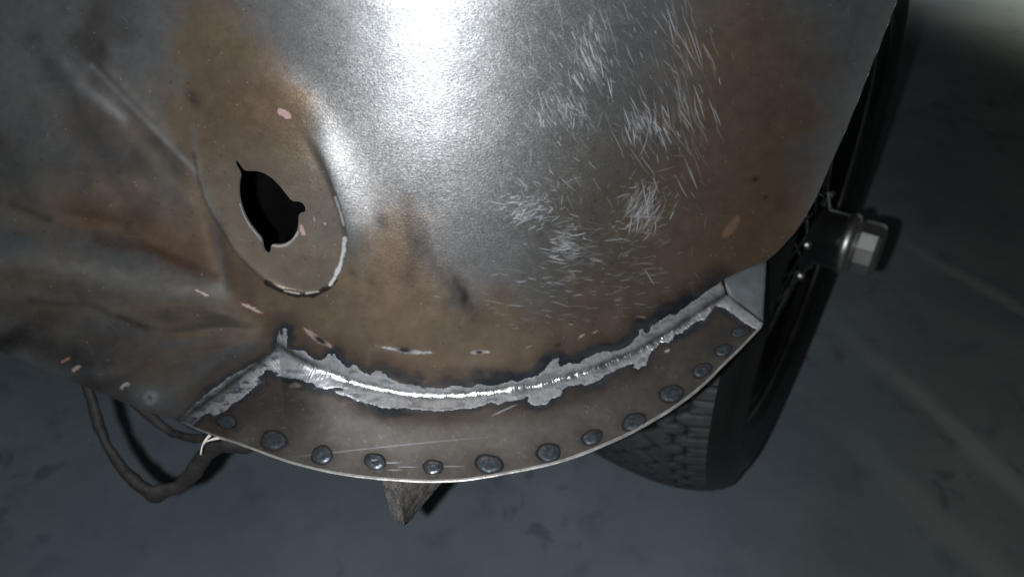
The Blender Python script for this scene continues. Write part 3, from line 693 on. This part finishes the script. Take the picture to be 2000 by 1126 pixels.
# weld bead: ground band standing a little proud, lumpy, with a torn outline
wl = np.where(win, np.clip(wd/5, 0, 1)*1.6, 0) + 0.6
wl += win*((fbm(14, 10, 201)-0.5)*1.3 + (fbm(5, 5, 202)-0.5)*0.6)
core = np.exp(-0.5*((sd+(fbm(22, 22, 204)-0.5)*9)/7.5)**2)
wl += core*(0.4+(fbm(16, 16, 203)-0.5)*1.0)
cl = fbm(9, 5, 210)
dents = smooth(0.56, 0.70, fbm(30, 9, 211, 3))*smooth(2, 7, wd)
arm_w = smooth(560, 500, UU)
dents = np.clip((dents*(0.55+0.8*arm_w)+0.75*smooth(0.54, 0.62, fbm(26, 16, 212, 3))*arm_w+0.55*smooth(6, 0, wd)*smooth(0.45, 0.6, fbm(20, 14, 213)))*(1-0.85*core), 0, 1)
def weld_tint(u, v):
    d = bil(dents, u, v)[:, None]; c = bil(core, u, v)[:, None]; s = bil(cl, u, v)[:, None]
    k = np.array((0.44, 0.44, 0.455))*(0.8+0.4*s)*(1-c)+np.array((0.62, 0.62, 0.63))*c
    return k*(1-d)+np.array((0.10, 0.115, 0.145))*d
def weld_skin(u, v):
    c = bil(core, u, v); d = bil(dents, u, v)
    return np.c_[0.46-0.20*c, 0.62+0.36*c, np.ones_like(u)]
seam_o = sheet('weld_seam', wpoly, M_weld, body, snap=[EDGE_A, EDGE_B], lift=wl, mask=(win[:-1, :-1] & win[1:, 1:] & inside([(-230, -180), (1850, -180), (1850, 620), (1491, 631)]+EDGE_B[::-1]+EDGE_A[::-1][1:], UU[:-1, :-1]+G/2, VV[:-1, :-1]+G/2)), tint_fn=weld_tint, skin_fn=weld_skin)

# bright cut edges of the two sheets along the flange
def edge_strip(name, pl, out0, dep0, dep1, grow, mat=M_edge, parent=body):
    q = resample(chaikin(pl, 1), 5); a = pos(q[:, 0], q[:, 1]); n_ = nrm(q[:, 0], q[:, 1])
    tg = np.gradient(a, axis=0); on = np.cross(n_, tg); on /= np.linalg.norm(on, axis=1, keepdims=True)
    c = a.mean(0); g = grow(q[:, 0])[:, None]
    if ((a-pos(np.array(880.0), np.array(820.0)))*on).sum() < 0: on = -on
    wob = ((vnoise(22, 22, 301, q[:, 0], q[:, 1])-0.5)*0.0003)[:, None]
    top = a-n_*dep0*g+on*(out0+wob); bot = a-n_*dep1*g+on*(out0+wob*0.5); inn = a-n_*dep0*g-on*0.0006; inb = a-n_*dep1*g-on*0.004
    m_ = len(q); V = np.vstack([inn, top, bot, inb]); f = []
    for k in range(3):
        for i in range(m_-1): f.append((k*m_+i, k*m_+i+1, (k+1)*m_+i+1, (k+1)*m_+i))
    return link_mesh(name, V, f, mat, parent, False)
gr = lambda u: np.interp(u, [350, 500, 700, 900, 1100, 1300, 1491], [0.45, 0.5, 0.9, 1.0, 1.1, 1.35, 1.6])
edge_strip('sheet_edge', EDGE_B, 0.0003, -0.00012, 0.0007, gr)
edge_strip('backing_sheet_edge', EDGE_B[2:], 0.0007, 0.00085, 0.0017, lambda u: gr(u)*np.clip((u-440)/260, 0.02, 1))

# tab at the arch corner
TAB = [(1408, 545), (1445, 526), (1470, 517), (1497, 508), (1495, 560), (1492, 600), (1491, 628), (1455, 601), (1424, 579)]
def tab():
    bm = bmesh.new(); p = resample(TAB+[TAB[0]], 12)[:-1]; c = p.mean(0)
    rings = []
    for s, l in ((1.0, -16), (0.94, -9), (0.8, -8.5), (0.62, -8), (0.42, -8), (0.2, -7.5)):
        q = c+(p-c)*s; P_ = pos(q[:, 0], q[:, 1])
        P0 = pos(np.array(1450.0), np.array(575.0)); 
        z = Z0-(bil(h_panel, 1440.0, 592.0)+l-0.010*np.maximum(0, 572-q[:, 1])**2+(q[:, 1]-575)*0.10-(q[:, 0]-1450)*0.15)*PX
        rings.append([bm.verts.new(cam_to_world((a-1000)/F*zz, -(b-563)/F*zz, -zz)) for (a, b), zz in zip(q, z)])
    n = len(p)
    for r0, r1 in zip(rings[:-1], rings[1:]):
        for i in range(n): bm.faces.new((r0[i], r0[(i+1) % n], r1[(i+1) % n], r1[i]))
    bm.faces.new(rings[-1])
    bmesh.ops.recalc_face_normals(bm, faces=bm.faces)
    V = [v.co[:] for v in bm.verts]; bm.verts.index_update(); Fc = [[v.index for v in f.verts] for f in bm.faces]
    bm.free()
    return link_mesh('arch_tab', V, Fc, M_tab, body)
tab()

# added black panel standing in for the shade behind the lamp hole
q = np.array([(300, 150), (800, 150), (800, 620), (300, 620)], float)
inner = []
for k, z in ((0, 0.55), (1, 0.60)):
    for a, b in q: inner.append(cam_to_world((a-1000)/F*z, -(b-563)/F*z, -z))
link_mesh('cavity_shade_panel', inner, [(0, 1, 2, 3), (4, 5, 6, 7), (0, 1, 5, 4), (1, 2, 6, 5), (2, 3, 7, 6), (3, 0, 4, 7)], M_dark, body, False)

# spot welds
SPOTS = [(443, 823, 18, 13), (535, 860, 23, 19), (629, 889, 19, 17), (733, 901, 19, 15), (846, 912, 17, 14), (955, 906, 24, 18), (1071, 884, 22, 17), (1156, 854, 19, 14),
         (1238, 824, 23, 15), (1311, 769, 22, 16), (1371, 723, 19, 12), (1412, 684, 16, 11), (1445, 648, 18, 9)]
def spot(u, v, ru, rv, seed):
    r = random.Random(seed); n = 28
    prof_ = [(1.18, 0.1, 1), (1.06, 0.9, 1), (0.92, 0.7, 1), (0.80, 1.1, 0), (0.66, 2.6, 0), (0.46, 3.4, 0), (0.28, 2.9, 0), (0.14, 2.3, 0)]
    tilt = -0.35 if u > 1000 else 0.2
    ph = [r.uniform(0, 6.28) for _ in range(3)]
    V, Fc = [], []
    for s, l, _ in prof_:
        for i in range(n):
            t = 2*math.pi*i/n
            k = s*(1+0.05*math.sin(2*t+ph[0])+0.035*math.sin(3*t+ph[1])+(0.03*math.sin(5*t+ph[2])))
            a, b = ru*k*math.cos(t), rv*k*math.sin(t)
            uu = u+a*math.cos(tilt)-b*math.sin(tilt); vv = v+a*math.sin(tilt)+b*math.cos(tilt)
            if s > 0.9:                                        # keep the scorched ring on the sheet
                ex, ey = [p[0] for p in EDGE_B], [p[1] for p in EDGE_B]
                if u < 1300: vv = min(vv, np.interp(uu, ex, ey)-1.0)
            ll = l+(r.uniform(-.25, .25) if s < 0.8 else 0)
            V.append(pos(np.array(uu), np.array(vv), ll*0.9))
    V.append(pos(np.array(u), np.array(v), 2.2))
    mats = []
    for k in range(len(prof_)-1):
        for i in range(n):
            j = (i+1) % n
            Fc.append((k*n+i, (k+1)*n+i, (k+1)*n+j, k*n+j)); mats.append(1 if k < 2 else 0)
    c = len(V)-1; k = len(prof_)-1
    for i in range(n): Fc.append((k*n+i, c, k*n+(i+1) % n)); mats.append(0)
    o = link_mesh('spot_weld', V, Fc, M_spot, None)
    o.data.materials.append(M_ring)
    o.data.polygons.foreach_set('material_index', mats)
    o.parent = flange; o.matrix_parent_inverse = flange.matrix_parent_inverse.copy() if False else Matrix.Translation(-Vector(base_pt))
    return o
bpy.context.view_layer.update()
for i, s in enumerate(SPOTS):
    o = spot(*s, 40+i)
    o.matrix_parent_inverse = flange.matrix_world.inverted()

# ------------------------------------------------------------------ wheel
HX, HY, PSI, CAMB, TW, TR = 0.247, 0.651, 0.558, 0.083, 0.193, 0.305
ax = np.array([math.cos(PSI)*math.cos(CAMB), -math.sin(PSI)*math.cos(CAMB), math.sin(CAMB)])
fw = np.array([-math.sin(PSI), -math.cos(PSI), 0.0]); upv = np.cross(ax, fw); upv = upv if upv[2] > 0 else -upv
HC = np.array([HX, HY, TR])
wheel = empty('wheel', (HX, HY, 0))
tag(wheel, 'black wire-spoked wheel with zigzag tread tyre behind the bare steel wing', 'wheel')
M_lip = simple('scuffed_rim_lip', (0.30, 0.29, 0.28), 0.3, 1.0, 0.5, 25)
def wp(r, t, a): return HC + r*math.cos(t)*fw + r*math.sin(t)*upv + a*ax
def lathe(name, prof_, n, mat, disp=None, closed=False, smooth_=True):
    V = np.empty((len(prof_), n, 3)); t = np.linspace(0, 2*np.pi, n, endpoint=False)
    for k, (r, a) in enumerate(prof_):
        rr = r+(disp(t, a) if disp else 0*t)
        V[k] = HC + (rr*np.cos(t))[:, None]*fw + (rr*np.sin(t))[:, None]*upv + a*ax
    f = []
    K = len(prof_)
    for k in range(K if closed else K-1):
        k2 = (k+1) % K
        for i in range(n): f.append((k*n+i, k*n+(i+1) % n, k2*n+(i+1) % n, k2*n+i))
    return link_mesh(name, V.reshape(-1, 3), f, mat, wheel, smooth_)
hw = TW/2
aa = np.linspace(-hw*0.86, hw*0.86, 74)
tp = [(TR+0.001-0.016*abs(a/(hw*0.86))**2.6, a) for a in aa]
NT = 900
def tread_disp(t, a):
    d = np.zeros_like(t)
    tri = lambda x: 2*np.abs(2*(x-np.floor(x+0.5)))-1
    for k, a0 in enumerate((-0.056, -0.026, 0.004, 0.034, 0.060)):
        z = a0+0.0080*tri(t/(2*np.pi)*58)
        d -= 0.009*np.clip(1.5-np.abs(a-z)/0.0021, 0, 1)
    s = np.abs((t/(2*np.pi)*116) % 1-0.5)                     # short cross cuts
    if abs(a) > 0.050: d -= 0.003*np.clip((0.12-s)/0.05, 0, 1)
    return d
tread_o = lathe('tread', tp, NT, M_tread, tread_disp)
tt = np.linspace(0, 2*np.pi, NT, endpoint=False)
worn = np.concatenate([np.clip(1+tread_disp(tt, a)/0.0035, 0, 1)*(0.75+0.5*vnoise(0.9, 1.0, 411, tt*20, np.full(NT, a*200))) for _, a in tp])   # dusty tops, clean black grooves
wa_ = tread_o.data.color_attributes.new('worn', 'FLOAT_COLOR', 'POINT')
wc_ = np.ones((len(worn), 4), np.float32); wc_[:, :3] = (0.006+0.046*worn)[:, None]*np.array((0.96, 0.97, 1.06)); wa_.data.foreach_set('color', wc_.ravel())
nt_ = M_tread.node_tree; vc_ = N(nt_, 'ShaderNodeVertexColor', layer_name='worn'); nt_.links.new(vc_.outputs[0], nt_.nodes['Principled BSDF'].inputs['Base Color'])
def side(sgn):
    return [(TR-0.0155, sgn*hw*0.86), (TR-0.020, sgn*hw*0.94), (TR-0.024, sgn*hw*0.975), (TR-0.026, sgn*hw*0.985), (TR-0.028, sgn*hw*0.98), (TR-0.045, sgn*hw*1.05), (TR-0.052, sgn*hw*1.06), (TR-0.054, sgn*hw*1.075), (TR-0.058, sgn*hw*1.06),
            (TR-0.075, sgn*hw*1.0), (TR-0.082, sgn*hw*0.96), (TR-0.085, sgn*hw*0.97), (TR-0.090, sgn*hw*0.90), (TR-0.100, sgn*hw*0.80), (TR-0.104, sgn*hw*0.7)]
lathe('sidewall', side(1), 160, M_rubber)
lathe('sidewall', side(-1), 160, M_rubber)
RR = TR-0.103
lathe('rim', [(RR-0.002, hw*0.70), (RR+0.010, hw*0.78), (RR+0.012, hw*0.82), (RR+0.008, hw*0.85), (RR-0.002, hw*0.80), (RR-0.010, hw*0.62), (RR-0.030, hw*0.55), (RR-0.034, 0.0), (RR-0.012, -hw*0.6), (RR+0.008, -hw*0.82)], 120, M_rim)
lathe('rim_lip', [(RR+0.0125+0.0032*math.cos(t), hw*0.86+0.0032*math.sin(t)) for t in np.linspace(0, 2*np.pi, 9)], 120, M_lip)
lathe('hub', [(0.052, -0.03), (0.055, 0.0), (0.040, 0.02), (0.034, 0.07), (0.046, 0.082), (0.046, 0.090), (0.030, 0.096), (0.029, 0.122)], 48, M_rim)
lathe('brake_drum', [(0.02, -0.06), (0.13, -0.06), (0.13, -0.012), (0.05, -0.010)], 48, M_dark)
# knock-off cap: octagonal with a stepped collar
lathe('hub_collar', [(0.022, 0.114), (0.031, 0.117), (0.0325, 0.122), (0.031, 0.127), (0.024, 0.130)], 48, M_chrome)
lathe('hub_nut', [(0.020, 0.128), (0.025, 0.129), (0.0285, 0.133), (0.0285, 0.149), (0.026, 0.153), (0.020, 0.155), (0.010, 0.1555), (0.0005, 0.1555)], 11, M_chrome, None, False, False)
for i in range(6):                                            # studs added round the hub to catch glints
    t0 = 2*math.pi*(i+0.35)/6
    c0 = wp(0.047, t0, 0.088)
    V = []; n = 10
    for r_, a_ in ((0.0046, 0.0), (0.0046, 0.003), (0.0036, 0.0048), (0.0016, 0.0055)):
        for j in range(n):
            t = 2*math.pi*j/n
            V.append(c0+a_*ax+r_*(math.cos(t)*fw+math.sin(t)*upv))
    link_mesh('glint_stud', V, [(k*n+j, k*n+(j+1) % n, (k+1)*n+(j+1) % n, (k+1)*n+j) for k in range(3) for j in range(n)]+[tuple(3*n+j for j in range(n))], M_chrome, wheel)
def rod(name, p, q, r, mat, parent, n=6):
    p, q = np.array(p), np.array(q); d = (q-p)/np.linalg.norm(q-p)
    e1 = np.cross(d, (0.3, 0.5, 0.8)); e1 /= np.linalg.norm(e1); e2 = np.cross(d, e1)
    V = [c+r*(math.cos(2*math.pi*i/n)*e1+math.sin(2*math.pi*i/n)*e2) for c in (p, q) for i in range(n)]
    return link_mesh(name, V, [(i, (i+1) % n, n+(i+1) % n, n+i) for i in range(n)], mat, parent)
M_spoke = simple('painted_spoke', (0.35, 0.35, 0.37), 0.25, 1.0, 0.2, 40)
for i in range(48):
    t = 2*math.pi*i/48; s = 1 if i % 2 else -1; outer = (i//2) % 2
    if outer: rod('spoke', wp(0.044, t+s*0.75, 0.086), wp(RR-0.012, t, hw*0.60), 0.0021, M_spoke, wheel)
    else: rod('spoke', wp(0.050, t+s*0.85, 0.004), wp(RR-0.030, t, hw*0.50), 0.0021, M_spoke, wheel)

# ------------------------------------------------------------------ wiring harness under the wing
def up_at(u, v, z):
    return np.array(cam_to_world((u-1000)/F*z, -(v-563)/F*z, -z))
def tube(name, pts, rad, mat, parent, n=12, lump=0.16, seed=1, flat=1.0, soft=3, bulge=0, bend=0.5):
    p = np.array(pts); 
    d = np.r_[0, np.cumsum(np.linalg.norm(np.diff(p, axis=0), axis=1))]
    m = max(8, int(d[-1]/0.0022)); q = np.linspace(0, d[-1], m)
    c = np.stack([np.interp(q, d, p[:, k]) for k in range(3)], 1)
    for _ in range(soft): c[1:-1] = (c[:-2]+2*c[1:-1]+c[2:])/4
    tg = np.gradient(c, axis=0); tg /= np.linalg.norm(tg, axis=1, keepdims=True)
    r = np.random.default_rng(seed); V = []
    e1 = np.cross(tg[0], (0.1, 0.2, 1)); e1 /= np.linalg.norm(e1)
    lumps = np.interp(np.arange(m), np.arange(0, m+8, 5), r.normal(size=len(np.arange(0, m+8, 5))))
    for k in range(m):
        e1 = e1-tg[k]*(e1@tg[k]); e1 /= np.linalg.norm(e1); e2 = np.cross(tg[k], e1)
        for i in range(n):
            t = 2*math.pi*i/n
            rr = rad*(1+0.35*bulge*math.exp(-((k/m-bend)/0.035)**2))*(1+lump*lumps[k]*0.6+lump*0.5*math.sin(t*2+k*0.35)+lump*0.35*math.sin(k*1.1+t))
            V.append(c[k]+rr*(math.cos(t)*e1*flat+math.sin(t)*e2))
    f = [(k*n+i, k*n+(i+1) % n, (k+1)*n+(i+1) % n, (k+1)*n+i) for k in range(m-1) for i in range(n)]
    f += [tuple(range(n))[::-1], tuple((m-1)*n+i for i in range(n))]
    return link_mesh(name, V, f, mat, parent)
harn = empty('wiring_harness', up_at(300, 960, 0.52).tolist())
tag(harn, 'dark taped wiring loop hanging below the wing edge with frayed pale strands', 'wiring')
L1 = [(150, 690, .52), (176, 770, .52), (192, 828, .52), (212, 875, .52), (240, 916, .52), (268, 943, .52), (299, 966, .52), (324, 956, .52), (352, 950, .52), (376, 925, .515), (396, 893, .51), (420, 873, .505), (450, 870, .50), (480, 872, .50), (540, 850, .50)]
tube('taped_loom', [up_at(*p) for p in L1], 0.0068, M_tape, harn, 12, 0.13, 3, 0.55, 0, 1, 0.50)
L2 = [(230, 760, .55), (280, 800, .55), (310, 826, .55), (336, 845, .55), (371, 855, .54), (410, 856, .53), (470, 850, .52)]
tube('branch_loom', [up_at(*p) for p in L2], 0.0034, M_tape, harn, 10, 0.2, 4)
for pts in ([(409, 848), (400, 858), (394, 870), (392, 887)], [(404, 862), (416, 855), (430, 852), (440, 859)], [(403, 861), (414, 858), (428, 856)], [(398, 866), (404, 856), (412, 850)]):
    tube('wire_strand', [up_at(a, b, .478) for a, b in pts], 0.0005, M_wire, harn, 6, 0.1, len(pts))

# ------------------------------------------------------------------ rough bracket under the flange
def bracket():
    z = 0.475
    prof_ = [(738, 900), (746, 940), (755, 970), (763, 1000), (771, 1017), (789, 1025), (802, 1015), (822, 990), (845, 962), (866, 938), (890, 900)]
    ridge = [(778, 900), (783, 940), (786, 970), (787, 1000), (789, 1018)]
    bm = bmesh.new(); r = random.Random(5)
    rows = []
    nr = 34
    for k in range(nr+1):
        v = 880+(1025-880)*k/nr
        lu = np.interp(v, [880, 900, 940, 970, 1000, 1017, 1025], [735, 738, 746, 755, 763, 772, 788])
        ru_ = np.interp(v, [880, 900, 938, 962, 990, 1015, 1025], [905, 890, 866, 845, 822, 803, 790])
        mu_ = np.interp(v, [880, 940, 970, 1000, 1025], [777, 783, 786, 788, 789])
        row = []
        for j in range(9): row.append((lu+(mu_-lu)*j/8, v, z-0.010*(j/8)))
        for j in range(1, 13): row.append((mu_+(ru_-mu_)*j/12, v, z-0.010+0.034*(j/12)))
        rows.append([bm.verts.new(Vector(up_at(a+r.uniform(-.8, .8), b+r.uniform(-.8, .8), c+r.uniform(-.0003, .0003)))) for a, b, c in row])
    for r0, r1 in zip(rows[:-1], rows[1:]):
        for i in range(len(r0)-1): bm.faces.new((r0[i], r1[i], r1[i+1], r0[i+1]))
    back = [bm.verts.new(Vector(up_at((np.array((a.co)) if False else 0) or 0, 0, 1))) for a in []]
    # close it behind
    bk = []
    for k in range(nr+1):
        a, b = rows[k][0].co, rows[k][-1].co
        bk.append(bm.verts.new((a+b)/2+Vector(up_at(800, 960, z+0.03)-up_at(800, 960, z))))
    for k in range(nr):
        bm.faces.new((rows[k][0], bk[k], bk[k+1], rows[k+1][0])); bm.faces.new((rows[k][-1], rows[k+1][-1], bk[k+1], bk[k]))
    bm.faces.new([v for v in rows[-1]]+[bk[-1]]); bm.faces.new([v for v in rows[0]][::-1]+[bk[0]])
    bmesh.ops.recalc_face_normals(bm, faces=bm.faces)
    bm.verts.index_update()
    o = link_mesh('bracket', [v.co[:] for v in bm.verts], [[v.index for v in f.verts] for f in bm.faces], M_block, None, False)
    bm.free()
    return tag(o, 'rough brown-grey iron bracket tip poking out below the middle of the flange', 'bracket')
bracket()
